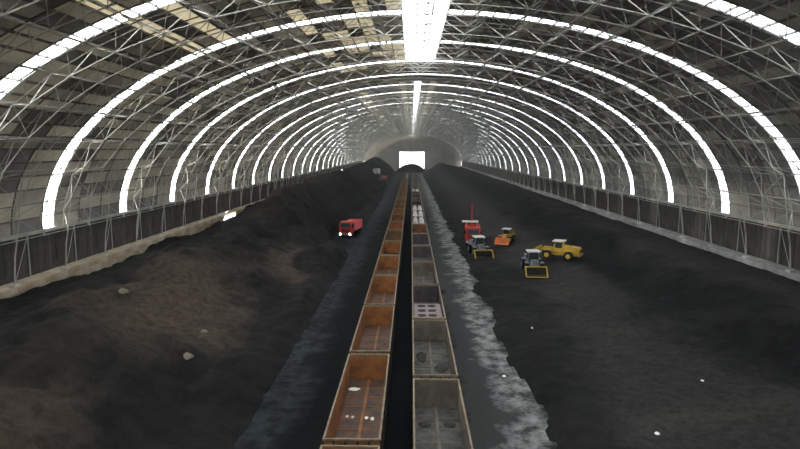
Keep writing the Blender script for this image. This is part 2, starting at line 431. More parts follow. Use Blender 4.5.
# ------------------------------------------------------------------ walls
def rect_plate(mb, x, y0, y1, z0, z1, th): mb.box(min(x, x + th), max(x, x + th), y0, y1, z0, z1)
XL, XR = CX - HA, CX + HA
GAP = (Y0 + 4.4 * 41, Y0 + 4.4 * 43)
for side, X, s in (('left', XL, 1), ('right', XR, -1)):
    wm = MB(); wa, wb = min(X - s * 0.6, X + s * 1.9), max(X - s * 0.6, X + s * 1.9)
    if side == 'left':
        wm.box(wa, wb, Y0, GAP[0], -0.3, 4.6); wm.box(wa, wb, GAP[1], Y1, -0.3, 4.6); wm.box(wa, wb, GAP[0], GAP[1], -0.3, 2.4)
    else: wm.box(wa, wb, Y0, Y1, -0.3, 4.6)
    cm = M['concrete'] if side == 'left' else M['concrete_grey']
    wall = wm.obj('wall_' + side, cm, kind='structure')
    n = int((Y1 - Y0) / 4.4)
    cb = MB(); cb.box(min(X - s * 0.6, X + s * 2.1), max(X - s * 0.6, X + s * 2.1), 0.03, 4.37, 4.6, 5.25)
    cme = cb.mesh('coping_block', cm)
    for i in range(n):
        if side == 'left' and i in (41, 42): continue
        inst('coping_block', cme, wall, Matrix.Translation((rng.uniform(-0.06, 0.06), Y0 + i * 4.4, 0)))
    pb = MB(); 
    for q in range(8): pb.box(min(X, X + s * (0.06 if q % 2 else 0.12)), max(X, X + s * (0.06 if q % 2 else 0.12)), 0.02 + q * 0.548, 0.02 + (q + 1) * 0.548, 5.25, 10.02)
    pme = pb.mesh('wall_sheet', M['band'])
    opens = {}
    if side == 'left': opens = {j: 1 for j in (74, 93)}
    for i in range(n):
        if i in opens: continue
        inst('wall_sheet', pme, wall, Matrix.Translation((-s * 0.02, Y0 + i * 4.4, 0)))
    for i in opens:
        wn += 1
        y = Y0 + i * 4.4
        wo = MB(); wo.box(X - 0.02, X + 0.05, y + 0.1, y + 4.3, 5.3, 7.4).obj('window_%d' % wn, M['pane'], kind='structure')
        hb = MB(); hb.box(X, X + 0.1, y, y + 4.4, 7.4, 10.02); hb.obj('wall_sheet', M['band'], wall)
    if side == 'left':
        wn += 1; wf = empty('window_%d' % wn, kind='structure')
        for q in range(2):
            pb2 = MB(); pb2.box(X + 1.78, X + 1.83, GAP[0] + q * 4.4 + 0.08, GAP[0] + (q + 1) * 4.4 - 0.08, 2.45, 5.15); pb2.obj('pane', M['pane'], wf)
        fr = MB(); fr.box(X + 1.7, X + 1.95, GAP[0], GAP[1], 5.12, 5.27); fr.box(X + 1.7, X + 1.95, GAP[0], GAP[1], 2.4, 2.5); fr.obj('window_frame', M['steel'], wf)
    # eave beam at the springing
    eb = MB(); eb.box(min(X + s * 0.1, X + s * 0.5), max(X + s * 0.1, X + s * 0.5), Y0, Y1, 9.85, 10.2); eb.obj('eave_beam', M['steel'], wall)

# gable walls
def gable(name, y, th, door):
    mb = MB(); N = 48
    ts = [math.pi * k / N for k in range(N + 1)]
    def col(xa, xb, za, zb0, zb1):
        mb.hexa([(xa, y, za), (xb, y, za), (xb, y, zb1), (xa, y, zb0)], [(xa, y + th, za), (xb, y + th, za), (xb, y + th, zb1), (xa, y + th, zb0)])
    xs = sorted(set([CX + HA * math.cos(t) for t in ts] + ([door[0], door[1]] if door else [])))
    top = lambda x: ZS + HB * math.sqrt(max(0, 1 - ((x - CX) / HA) ** 2)) + 0.05
    for a, b in zip(xs[:-1], xs[1:]):
        z0 = -0.3
        if door and a >= door[0] - 1e-6 and b <= door[1] + 1e-6: z0 = door[2]
        col(a, b, z0, top(a), top(b))
    return mb.obj(name, M['sheet_a'], kind='structure')
gable('wall_end', Y1, 0.25, (-10.5, 12.0, 17.5))
gable('wall_front', Y0 - 0.25, 0.25, None)
dm = MB(); dm.box(-11.1, -10.5, Y1 - 0.3, Y1 + 0.4, 0, 18.1); dm.box(12.0, 12.6, Y1 - 0.3, Y1 + 0.4, 0, 18.1); dm.box(-10.5, 12.0, Y1 - 0.3, Y1 + 0.4, 17.5, 18.1)
dm.obj('door_1', M['steel'], kind='structure')

# ------------------------------------------------------------------ steel space frame
frame = empty('space_frame', label='pale grey tubular steel space frame lining the whole vault, posts on both low walls', category='roof frame')
FM, DEP, OOFF = 4.4, 1.9, 0.5
NA = 24
TI = arc_params(HA, HB, NA)                       # inner nodes at TI, outer at midpoints
TO = [(TI[i] + TI[i + 1]) / 2 for i in range(NA)]
FY = [STRIP0 + FM * k for k in range(-23, 125) if Y0 + 2 < STRIP0 + FM * k < Y1 - 5]
IN = DEP + OOFF
am = MB(); am.tube([P(t, 0, IN) for t in TI], 0.055, 6); ame = am.mesh('arch_chord', M['steel'])
for y in FY: inst('arch_chord', ame, frame, Matrix.Translation((0, y, 0)))
om = MB(); om.tube([P(TI[0], 0, OOFF)] + [P(t, 0, OOFF) for t in TO] + [P(TI[-1], 0, OOFF)], 0.04, 5); ome = om.mesh('outer_chord', M['steel'])
for y in FY: inst('outer_chord', ome, frame, Matrix.Translation((0, y + FM / 2, 0)))
for i, t in enumerate(TI):
    mb = MB(); mb.tube([P(t, FY[0], IN), P(t, FY[-1], IN)], 0.045, 6); mb.obj('longitudinal_chord', M['steel'], frame)
for t in TO:
    mb = MB(); mb.tube([P(t, FY[0] - 2.2, OOFF), P(t, FY[-1] + 2.2, OOFF)], 0.04, 5); mb.obj('outer_longitudinal', M['steel'], frame)
webs = []
nodes = []
for y in FY:
    for i, t in enumerate(TI):
        a = P(t, y, IN); nodes.append(a)
        for oi in (i - 1, i):
            if 0 <= oi < NA:
                for dy in (-FM / 2, FM / 2):
                    webs.append((a, P(TO[oi], y + dy, OOFF)))
def inv(p):
    r = p - Vector((0, 0, CAMZ)); return r.y > 18 and -0.76 < r.x / r.y < 0.70 and r.z / r.y < 0.30
webs.sort(key=lambda w: (0 if inv((w[0] + w[1]) / 2) else 1, (w[0] + w[1]).length if not inv((w[0]+w[1])/2) else ((w[0] + w[1]) / 2 - Vector((0, 0, CAMZ))).length))
um = MB(); um.tube([(0, 0, -0.5), (0, 0, 0.5)], 0.042, 6, cap=False); ume = um.mesh('web_strut', M['steel'])
def aim(a, b):
    d = b - a; q = d.to_track_quat('Z', 'Y')
    return Matrix.Translation((a + b) / 2) @ q.to_matrix().to_4x4() @ Matrix.Diagonal((1, 1, d.length, 1))
for a, b in webs[:300]: inst('web_strut', ume, frame, aim(a, b))
rm = MB()
for a, b in webs[300:]: rm.tube([a, b], 0.036, 4, cap=False)
rm.obj('web_strut', M['steel'], frame, kind='stuff')
def ball(mb, c, r):
    c = Vector(c); vs = [c + Vector(d) * r for d in ((1, 0, 0), (-1, 0, 0), (0, 1, 0), (0, -1, 0), (0, 0, 1), (0, 0, -1))]
    s_ = r * 0.62; vs += [c + Vector((x, y, z)) * s_ for x in (-1, 1) for y in (-1, 1) for z in (-1, 1)]
    I = lambda x, y, z: 6 + (4 if x > 0 else 0) + (2 if y > 0 else 0) + (1 if z > 0 else 0)
    fs = []
    for ax, sg, vi in ((0, 1, 0), (0, -1, 1), (1, 1, 2), (1, -1, 3), (2, 1, 4), (2, -1, 5)):
        o = [(-1, -1), (1, -1), (1, 1), (-1, 1)]
        for k in range(4):
            q = []
            for u, v in (o[k], o[(k + 1) % 4]):
                p = [0, 0, 0]; p[ax] = sg; p[(ax + 1) % 3] = u; p[(ax + 2) % 3] = v; q.append(I(*p))
            fs.append((vi, q[0], q[1]))
    mb.add(vs, fs)
nb = MB(); ball(nb, (0, 0, 0), 0.12); nme = nb.mesh('joint_ball', M['steel'])
nodes.sort(key=lambda p: (0 if inv(p) else 1, (p - Vector((0, 0, CAMZ))).length))
for p in nodes[:300]: inst('joint_ball', nme, frame, Matrix.Translation(p))
rb = MB()
for p in nodes[300:]: ball(rb, p, 0.11)
rb.obj('joint_ball', M['steel'], frame, kind='stuff')
# posts and braces down to the coping
for s, X in ((1, XL), (-1, XR)):
    xi, xo = X + s * IN, X + s * OOFF
    xb = X + s * 1.75
    pm = MB(); pm.tube([(xb, 0, 5.25), (xb + s * 0.3, 0, 8.4), (xi, 0, ZS)], 0.09, 6); pme = pm.mesh('post', M['steel'])
    qm = MB(); qm.tube([(xo, 0, 5.25), (xo, 0, ZS)], 0.07, 6); qme = qm.mesh('back_post', M['steel'])
    bm_ = MB(); bm_.tube([(xb, 0, 5.3), (xo, 4.4, 9.9)], 0.04, 5); bme = bm_.mesh('brace', M['steel'])
    b2 = MB(); b2.tube([(xb, 0, 5.3), (xo, -4.4, 9.9)], 0.055, 5); b2e = b2.mesh('brace', M['steel'])
    fm = MB(); fm.box(xb - 0.35, xb + 0.35, -0.4, 0.4, 5.25, 5.5); fme = fm.mesh('base_plate', M['cream'])
    for y in FY[1::2]:
        inst('post', pme, frame, Matrix.Translation((0, y, 0)))
        inst('back_post', qme, frame, Matrix.Translation((0, y + 4.4, 0)))
        inst('brace', bme, frame, Matrix.Translation((0, y, 0)))
        inst('base_plate', fme, frame, Matrix.Translation((0, y, 0)))

# ------------------------------------------------------------------ ground
fm = MB(); fm.box(-60, 60, -70, Y1 + 1, -0.3, 0.0); fm.obj('floor', M['floor'], kind='structure')
fm = MB(); fm.box(-400, 400, Y1 + 1, 1500, -0.35, -0.02); fm.obj('yard_floor', M['concrete_pale'], kind='structure')

def fbm(x, y, s, o=4, seed=0.0):
    v = 0; a = 1; t = 0
    for k in range(o):
        v += a * noise.noise(Vector((x * s + seed, y * s, seed * 0.37))); t += a; a *= 0.5; s *= 2.1
    return v / t
def left_h(x, y):
    foot = -11.3 + 1.3 * fbm(0, y, 0.07, 3, 4.0) - 5.5 * math.exp(-((y - 127) / 13) ** 2)
    if x > foot: return -0.4
    toe = min(foot - 1.0, -16.6 + 2.6 * fbm(5, y, 0.05, 3, 22.0) + 2.2 * sstep(150, 200, y))
    ridge = 6.4 + 4.0 * sstep(100, 124, y) - 1.0 * math.exp(-((y - 88) / 10) ** 2) + 1.8 * sstep(330, 420, y) + 1.8 * fbm(3, y, 0.03, 2, 9.0)
    wallh = 4.0 + 1.3 * fbm(8, y, 0.06, 2, 1.0) + 1.0 * sstep(110, 140, y) - 2.2 * math.exp(-((y - 127) / 7) ** 2)
    rx = -27.5 + 3.0 * fbm(1, y, 0.04, 2, 2.0)
    ap = (0.5 + 1.6 * max(0, fbm(x, y, 0.09, 3, 31.0) + 0.25)) * sstep(0, 2.5, foot - x)
    if x > toe: base = ap
    elif x > rx: base = ap + (ridge - ap) * (((toe - x) / (toe - rx)) ** 0.85)
    else: base = ridge + (wallh - ridge) * sstep(0, 1, (rx - x) / (rx + 40.5))
    fade = 1 - 0.6 * sstep(-34, -40, x) if x < -34 else 1
    k = sstep(0, 5, toe - x) if x < toe else 0
    base += fade * k * (3.0 * fbm(x, y, 0.085, 4, 5.0) + 2.2 * abs(fbm(x, y, 0.17, 4, 7.0)))
    base += 0.25 * fbm(x, y, 0.5, 3, 8.0)
    base += 2.3 * math.exp(-(((x + 15.6) / 3.2) ** 2 + ((y - 93) / 9.0) ** 2)) * sstep(0, 2, foot - x)
    base *= 1 - sstep(496, 520, y)
    return max(-0.4, base)
def right_h(x, y):
    edge = 9.2 + 2.6 * fbm(0, y, 0.11, 4, 14.0)
    if x < edge: return -0.4
    u = (x - edge)
    base = 0.55 * sstep(0, 2.2, u) + 4.0 * sstep(14, 43, x)
    base += 0.9 * math.exp(-((x - 35 - 2 * fbm(1, y, 0.05, 2, 3.0)) / 3.5) ** 2) - 0.5 * math.exp(-((x - 29) / 2.5) ** 2)
    base += 0.35 * abs(fbm(x, y, 0.28, 4, 41.0)) * sstep(1, 4, u)
    base += (0.45 * fbm(x, y, 0.10, 4, 3.0) + 0.5 * fbm(x, y * 0.5, 0.05, 2, 6.0)) * sstep(0, 4, u)
    base += 6.5 * sstep(330, 430, y) * math.exp(-((x - 25) / 9) ** 2)
    base *= 1 - sstep(496, 520, y)
    return base
def field(name, fn, x0, x1, ylist, nx, m, **props):
    vs = []; fs = []
    ny = len(ylist)
    for y in ylist:
        for i in range(nx + 1):
            x = x0 + (x1 - x0) * i / nx
            vs.append((x, y, fn(x, y)))
    for a in range(ny - 1):
        for i in range(nx):
            k = a * (nx + 1) + i
            q = (k, k + 1, k + nx + 2, k + nx + 1)
            if max(vs[j][2] for j in q) > -0.35: fs.append(q)
    # skirt and underside so that the heap is solid
    me = bpy.data.meshes.new(name); me.from_pydata(vs, [], fs); me.materials.append(m)
    me.polygons.foreach_set('use_smooth', [True] * len(me.polygons))
    bm = bmesh.new(); bm.from_mesh(me)
    bmesh.ops.delete(bm, geom=[v for v in bm.verts if not v.link_faces], context='VERTS')
    bm.to_mesh(me); bm.free()
    o = bpy.data.objects.new(name, me); C.objects.link(o)
    for k, v in props.items(): o[k] = v
    return o
yl = []; y = -40.0
while y < 521: yl.append(y); y += 0.7 if y < 130 else (1.3 if y < 260 else 2.6)
field('coal_heap', left_h, -40.55, -8.6, yl, 90, M['coal_left'], label='long black coal heap with brownish patches piled against the left wall', category='coal heap')
field('coal_heap', right_h, 5.0, 43.55, yl, 90, M['coal_right'], label='low spread of black coal covering the ground right of the tracks', category='coal heap')

def end_h(x, y):
    u = ((x - 0.5 - 2 * fbm(2, y, 0.1, 2, 3.0)) / 13.5) ** 2 + ((y - 506) / 14.0) ** 2
    return -0.4 if u > 1 else 7.2 * (1 - u) ** 0.8 + 0.8 * fbm(x, y, 0.15, 3, 50.0) * (1 - u)
field('coal_heap', end_h, -16, 17, [490 + 0.8 * i for i in range(41)], 40, M['coal_left'], label='low coal mound across the tracks in front of the bright end doorway', category='coal heap')
# ------------------------------------------------------------------ tracks
TRK = (-3.28, 1.78)
for ti, tx in enumerate(TRK):
    t = empty('railway_track', (tx, 0, 0), label='railway track under the %s row of open wagons' % ('left' if ti == 0 else 'right'), category='railway track')
    for sx in (-0.7175, 0.7175):
        rp = MB(); rp.box(sx - 0.07, sx + 0.07, Y0 + 1, 500, 0.12, 0.16); rp.box(sx - 0.01, sx + 0.01, Y0 + 1, 500, 0.16, 0.26); rp.box(sx - 0.036, sx + 0.036, Y0 + 1, 500, 0.26, 0.30)
        rp.obj('rail', M['rail'], t)
    sb = MB(); sb.box(-1.25, 1.25, -0.12, 0.12, 0.0, 0.12); sme = sb.mesh('sleeper', M['sleeper'])
    for i in range(60): inst('sleeper', sme, t, Matrix.Translation((0, 22 + i * 0.6, 0)))
    rs = MB()
    for i in range(60, 790): rs.box(-1.25, 1.25, 22 + i * 0.6 - 0.12, 22 + i * 0.6 + 0.12, 0, 0.12)
    rs.obj('sleeper', M['sleeper'], t, kind='stuff')

# ------------------------------------------------------------------ gondola wagons
WL, WW, WZ0, WZ1 = 13.45, 3.16, 1.15, 3.20
def make_wagon(kind):
    inner = {'orange': M['orange'], 'brown': M['orange_b'], 'grey': M['grey_wagon'], 'mauve': M['mauve_wagon']}[kind]
    fl = {'orange': M['orange_floor'], 'brown': M['orange_floor'], 'grey': M['grey_floor'], 'mauve': M['mauve_wagon']}[kind]
    r = empty('gondola_wagon')
    h = WW / 2; L = WL
    f = MB(); f.box(-h + 0.08, h - 0.08, 0.08, L - 0.08, WZ0 - 0.12, WZ0); f.obj('floor_plate', fl, r)
    # raised centre seam and cross ribs on the floor
    c = MB(); c.box(-0.10, 0.10, 0.1, L - 0.1, WZ0, WZ0 + 0.05)
    for k in range(1, 8): c.box(-h + 0.1, h - 0.1, k * L / 8 - 0.04, k * L / 8 + 0.04, WZ0, WZ0 + 0.035)
    c.obj('floor_rib', inner, r)
    for s in (-1, 1):
        w = MB(); x0, x1 = sorted((s * h, s * (h - 0.07))); w.box(x0, x1, 0.0, L, WZ0 - 0.15, WZ1 - 0.08)
        sw = w.obj('side_wall', inner, r)
        rb_ = MB()
        for k in range(11):
            y = 0.2 + k * (L - 0.4) / 10; a, b = sorted((s * h, s * (h + 0.10)))
            rb_ = MB(); rb_.box(a, b, y - 0.09, y + 0.09, WZ0 - 0.15, WZ1 - 0.08)
            rb_.obj('side_rib', M['outer'], sw)
        # lower doors, seen as recessed plates
        for k in range(5):
            y = 0.2 + (2 * k + 1) * (L - 0.4) / 10; a, b = sorted((s * (h + 0.0), s * (h + 0.03)))
            d = MB(); d.box(a, b, y - 0.95, y + 0.95, WZ0 - 0.05, WZ0 + 1.1); d.obj('side_door', M['outer'], sw)
    for y in (0.0, L - 0.07):
        w = MB(); w.box(-h + 0.07, h - 0.07, y, y + 0.07, WZ0 - 0.15, WZ1 - 0.08)
        ew = w.obj('end_wall', inner, r)
        rr = MB()
        yo = (y - 0.09, y) if y == 0 else (y + 0.07, y + 0.16)
        for x in (-1.0, -0.35, 0.35, 1.0): rr.box(x - 0.06, x + 0.06, yo[0], yo[1], WZ0 - 0.15, WZ1 - 0.08)
        rr.box(-h + 0.1, h - 0.1, yo[0], yo[1], WZ0 + 0.9, WZ0 + 1.02)
        rr.obj('end_rib', M['outer'], ew)
    t = MB()
    t.box(-h - 0.04, -h + 0.07, -0.05, L + 0.05, WZ1 - 0.08, WZ1 + 0.04); t.box(h - 0.07, h + 0.04, -0.05, L + 0.05, WZ1 - 0.08, WZ1 + 0.04)
    t.box(-h + 0.07, h - 0.07, -0.05, 0.08, WZ1 - 0.08, WZ1 + 0.04); t.box(-h + 0.07, h - 0.07, L - 0.08, L + 0.05, WZ1 - 0.08, WZ1 + 0.04)
    t.obj('top_rim', M['rim'], r)
    u = MB(); u.box(-0.25, 0.25, 0.1, L - 0.1, 0.75, WZ0 - 0.12)
    for y in (0.2, 2.4, 5.0, L - 5.1, L - 2.5, L - 0.3): u.box(-h + 0.1, h - 0.1, y, y + 0.12, 0.95, WZ0 - 0.12)
    u.obj('underframe', M['iron'], r)
    for y in (2.3, L - 2.3):
        b = MB()
        for s in (-1, 1):
            b.box(s * 1.0 - 0.08, s * 1.0 + 0.08, y - 1.15, y + 1.15, 0.55, 0.80)
            b.box(s * 1.0 - 0.1, s * 1.0 + 0.1, y - 0.3, y + 0.3, 0.35, 0.62)
        b.box(-1.0, 1.0, y - 0.2, y + 0.2, 0.5, 0.75)
        bo = b.obj('bogie', M['iron'], r)
        for dy in (-0.875, 0.875):
            wsm = MB()
            for s in (-1, 1):
                wsm.cyl((s * 0.75, y + dy, 0.72), (1, 0, 0), 0.42, 0.12, 20); wsm.cyl((s * 0.69, y + dy, 0.72), (1, 0, 0), 0.455, 0.03, 20)
            wsm.cyl((0, y + dy, 0.72), (1, 0, 0), 0.08, 1.6, 8)
            wsm.obj('wheelset', M['iron'], bo)
    for y, s in ((0, -1), (L, 1)):
        k = MB(); k.box(-0.12, 0.12, min(y, y + s * 0.34), max(y, y + s * 0.34), 0.78, 1.0); k.obj('coupler', M['iron'], r)
    return r
protos = {}
for k in ('orange', 'brown', 'grey', 'mauve'):
    protos[k] = make_wagon(k)
for p in protos.values(): freeze(p)
used = set()
def place_wagon(kind, x, y, label, group):
    o = protos[kind] if kind not in used else copy_tree(protos[kind])
    used.add(kind); o.location = (x, y, 0); o['label'] = label; o['category'] = 'wagon'; o['group'] = group
    return o
PER = 14.2
dl = {'orange': 'rust-orange open wagon', 'brown': 'brown-rusted open wagon', 'grey': 'grey-brown open wagon', 'mauve': 'dull mauve-grey open wagon'}
lk = ['orange', 'orange', 'orange', 'orange', 'orange', 'orange', 'brown', 'orange', 'brown', 'orange', 'brown', 'brown', 'orange', 'brown', 'brown', 'brown', 'brown', 'brown', 'brown', 'brown', 'brown', 'brown']
for i, k in enumerate(lk):
    place_wagon(k, TRK[0], 30.2 + PER * (i - 1), '%s, %s from the camera in the left row' % (dl[k], ORD[i]), 'open wagons in the left row')
rk = ['grey', 'grey', 'mauve', 'grey', 'mauve', 'mauve', 'brown', 'mauve', 'grey', 'mauve', 'mauve', 'grey', 'mauve', 'mauve', 'mauve', 'mauve', 'mauve', 'mauve', 'mauve', 'mauve', 'mauve']
for i, k in enumerate(rk):
    place_wagon(k, TRK[1], 39.5 + PER * (i - 1), '%s, %s from the camera in the right row' % (dl[k], ORD[i]), 'open wagons in the right row')

# leftovers and white spots in the wagons
def heap_patch(name, cx, cy, z, rx, ry, h, m, seed, pw=1.6, **props):
    mb = MB(); n, rings = 22, 5; vs = [(0, 0, h)]
    for q in range(1, rings + 1):
        for k in range(n):
            a = 2 * math.pi * k / n; rr = q / rings * (1 + 0.28 * noise.noise(Vector((math.cos(a) * 1.3 + seed, math.sin(a) * 1.3, seed))))
            zz = h * (1 - (q / rings) ** pw) * (1 + 0.3 * noise.noise(Vector((rr * 3 * math.cos(a), rr * 3 * math.sin(a), seed))))
            vs.append((rx * rr * math.cos(a), ry * rr * math.sin(a), zz if q < rings else 0.0))
    fs = [(0, 1 + k, 1 + (k + 1) % n) for k in range(n)]
    for q in range(rings - 1):
        for k in range(n):
            a = 1 + q * n + k; b = 1 + q * n + (k + 1) % n
            fs.append((a, a + n, b + n, b))
    fs.append(tuple(1 + (rings - 1) * n + k for k in range(n))[::-1])
    mb.add(vs, fs); o = mb.obj(name, m, smooth=True, **props); o.location = (cx, cy, z); return o
LX, RX = TRK
ZF = WZ0 + 0.05
for (x, y, rx, ry, lab, seed) in (
    (RX - 0.86, 36.0, 0.42, 0.42, 'small dark coal patch at the left side inside the nearest right-row wagon', 2.0),
    (RX + 0.84, 36.0, 0.42, 0.40, 'small dark coal patch at the right side inside the nearest right-row wagon', 3.0),
    (RX + 0.75, 46.0, 0.5, 0.9, 'dark coal patch along the right side of the second right-row wagon', 5.0),
    (RX - 0.8, 48.6, 0.45, 1.3, 'dark coal patch along the left side of the second right-row wagon', 6.0)):
    heap_patch('coal_patch', x, y, ZF, rx, ry, 0.03, M['coalfloor'], seed, label=lab, category='coal', group='coal left in the wagons')
for (x, y, rx, ry, lab, seed) in (
    (LX + 0.62, 47.6, 0.75, 0.5, 'orange rust heap on the floor of the third left-row wagon', 11.0),
    (LX - 0.2, 60.6, 0.9, 0.5, 'orange rust heap on the floor of the fourth left-row wagon', 12.0)):
    heap_patch('rust_heap', x, y, ZF, rx, ry, 0.2, M['orange'], seed, label=lab, category='heap', group='rust heaps in the wagons')
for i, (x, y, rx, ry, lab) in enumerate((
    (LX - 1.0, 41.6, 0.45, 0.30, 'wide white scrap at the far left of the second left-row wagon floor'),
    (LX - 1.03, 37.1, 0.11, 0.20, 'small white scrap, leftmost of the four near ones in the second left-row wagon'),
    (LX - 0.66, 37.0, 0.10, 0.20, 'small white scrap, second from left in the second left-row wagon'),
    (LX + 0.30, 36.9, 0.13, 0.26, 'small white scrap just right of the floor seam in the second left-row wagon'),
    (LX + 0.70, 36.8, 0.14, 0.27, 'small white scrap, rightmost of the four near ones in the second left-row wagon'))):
    heap_patch('spot', x, y, ZF + 0.005, rx, ry, 0.06, M['spot'], 20.0 + i, label=lab, category='spot', group='white spots in the wagon')  # white spots on the wagon floor, each a flat white mound
# pinkish pierced cover in the fourth right-hand wagon
def cover(y0, y1, m, label, name, z=2.55, holes=True):
    r = empty(name, (RX, y0, ZF), label=label, category='cover')
    b = MB(); b.box(-1.42, 1.42, 0, y1 - y0, 0.0, z - ZF); b.obj('plate', m, r, bevel=0.05)
    if holes:
        for i, x in enumerate((-0.62, 0.45)):
            for k in range(3):
                hm = MB(); hy = (y1 - y0) * (0.34 + 0.26 * k)
                hm.cyl((x, hy, z - ZF + 0.01), (0, 0, 1), 0.46, 0.06, 18); hm.obj('hatch', M['hole'], r)
    return r
cover(54.4, 61.2, M['pink'], 'pale pinkish cover with two rows of dark round hatches in the third right-row wagon', 'cargo_cover')
def bags(yc, n, label_f, nm0):
    for k in range(n):
        y = yc + (k // 2) * 2.5; x = RX + (-0.72 if k % 2 == 0 else 0.72)
        o = heap_patch('cargo_bag', x, y, ZF, 0.70, 1.22, 1.98, M['white_bag'], 40.0 + k + yc, 6.0, label=label_f(k), category='bag', group='pale bags in the far wagons')
rows = ['nearest', 'second', 'third', 'fourth', 'rearmost']
for yc, wname in ((126.6, 'eighth'), (140.8, 'ninth'), (155.0, 'tenth'), (226.0, 'fifteenth')):
    bags(yc, 10, lambda k, wname=wname: 'pale bag, %s on the %s side of the %s right-row wagon' % (rows[k // 2], 'left' if k % 2 == 0 else 'right', wname), 0)
def gz(fn, x, y, ext=1.5): return max(fn(x + dx, y + dy) for dx in (-ext, 0, ext) for dy in (-ext, 0, ext)) - 0.05
for i, (x, y, r_, lab) in enumerate(((23.0, 43.8, 0.14, 'tiny white scrap on the black coal, farthest right'), (16.3, 36.2, 0.16, 'tiny white scrap on the black coal, lowest in the photo'),
        (12.6, 58.1, 0.13, 'tiny white scrap on the coal below the grey loader'))):
    heap_patch('spot', x, y, right_h(x, y) - 0.02, r_, r_ * 1.4, 0.12, M['spot'], 60.0 + i, label=lab, category='spot')  # glints on the coal, built as tiny white mounds
heap_patch('spot', 8.0, 47.3, 0.0, 0.15, 0.2, 0.12, M['spot'], 66.0, label='tiny white scrap on the pale lane right of the tracks', category='spot')  # one more glint built as a white mound
M['tan'] = mat('tan_rock', (0.20, 0.165, 0.13), 0.9, 0, 0.3, 2.0, bump=0.3)
for i, (x, y, r_, lab) in enumerate(((-18.6, 45.6, 0.55, 'pale tan lump lying in the middle of the brown patch'), (-19.5, 52.0, 0.4, 'smaller tan lump just beyond the pale lump on the left heap'),
        (-28.5, 55.0, 0.6, 'tan lump high on the left heap, nearest the wall'))):
    heap_patch('rock', x, y, left_h(x, y) - 0.12, r_, r_ * 1.3, r_ * 0.7, M['tan'], 70.0 + i, label=lab, category='rock')
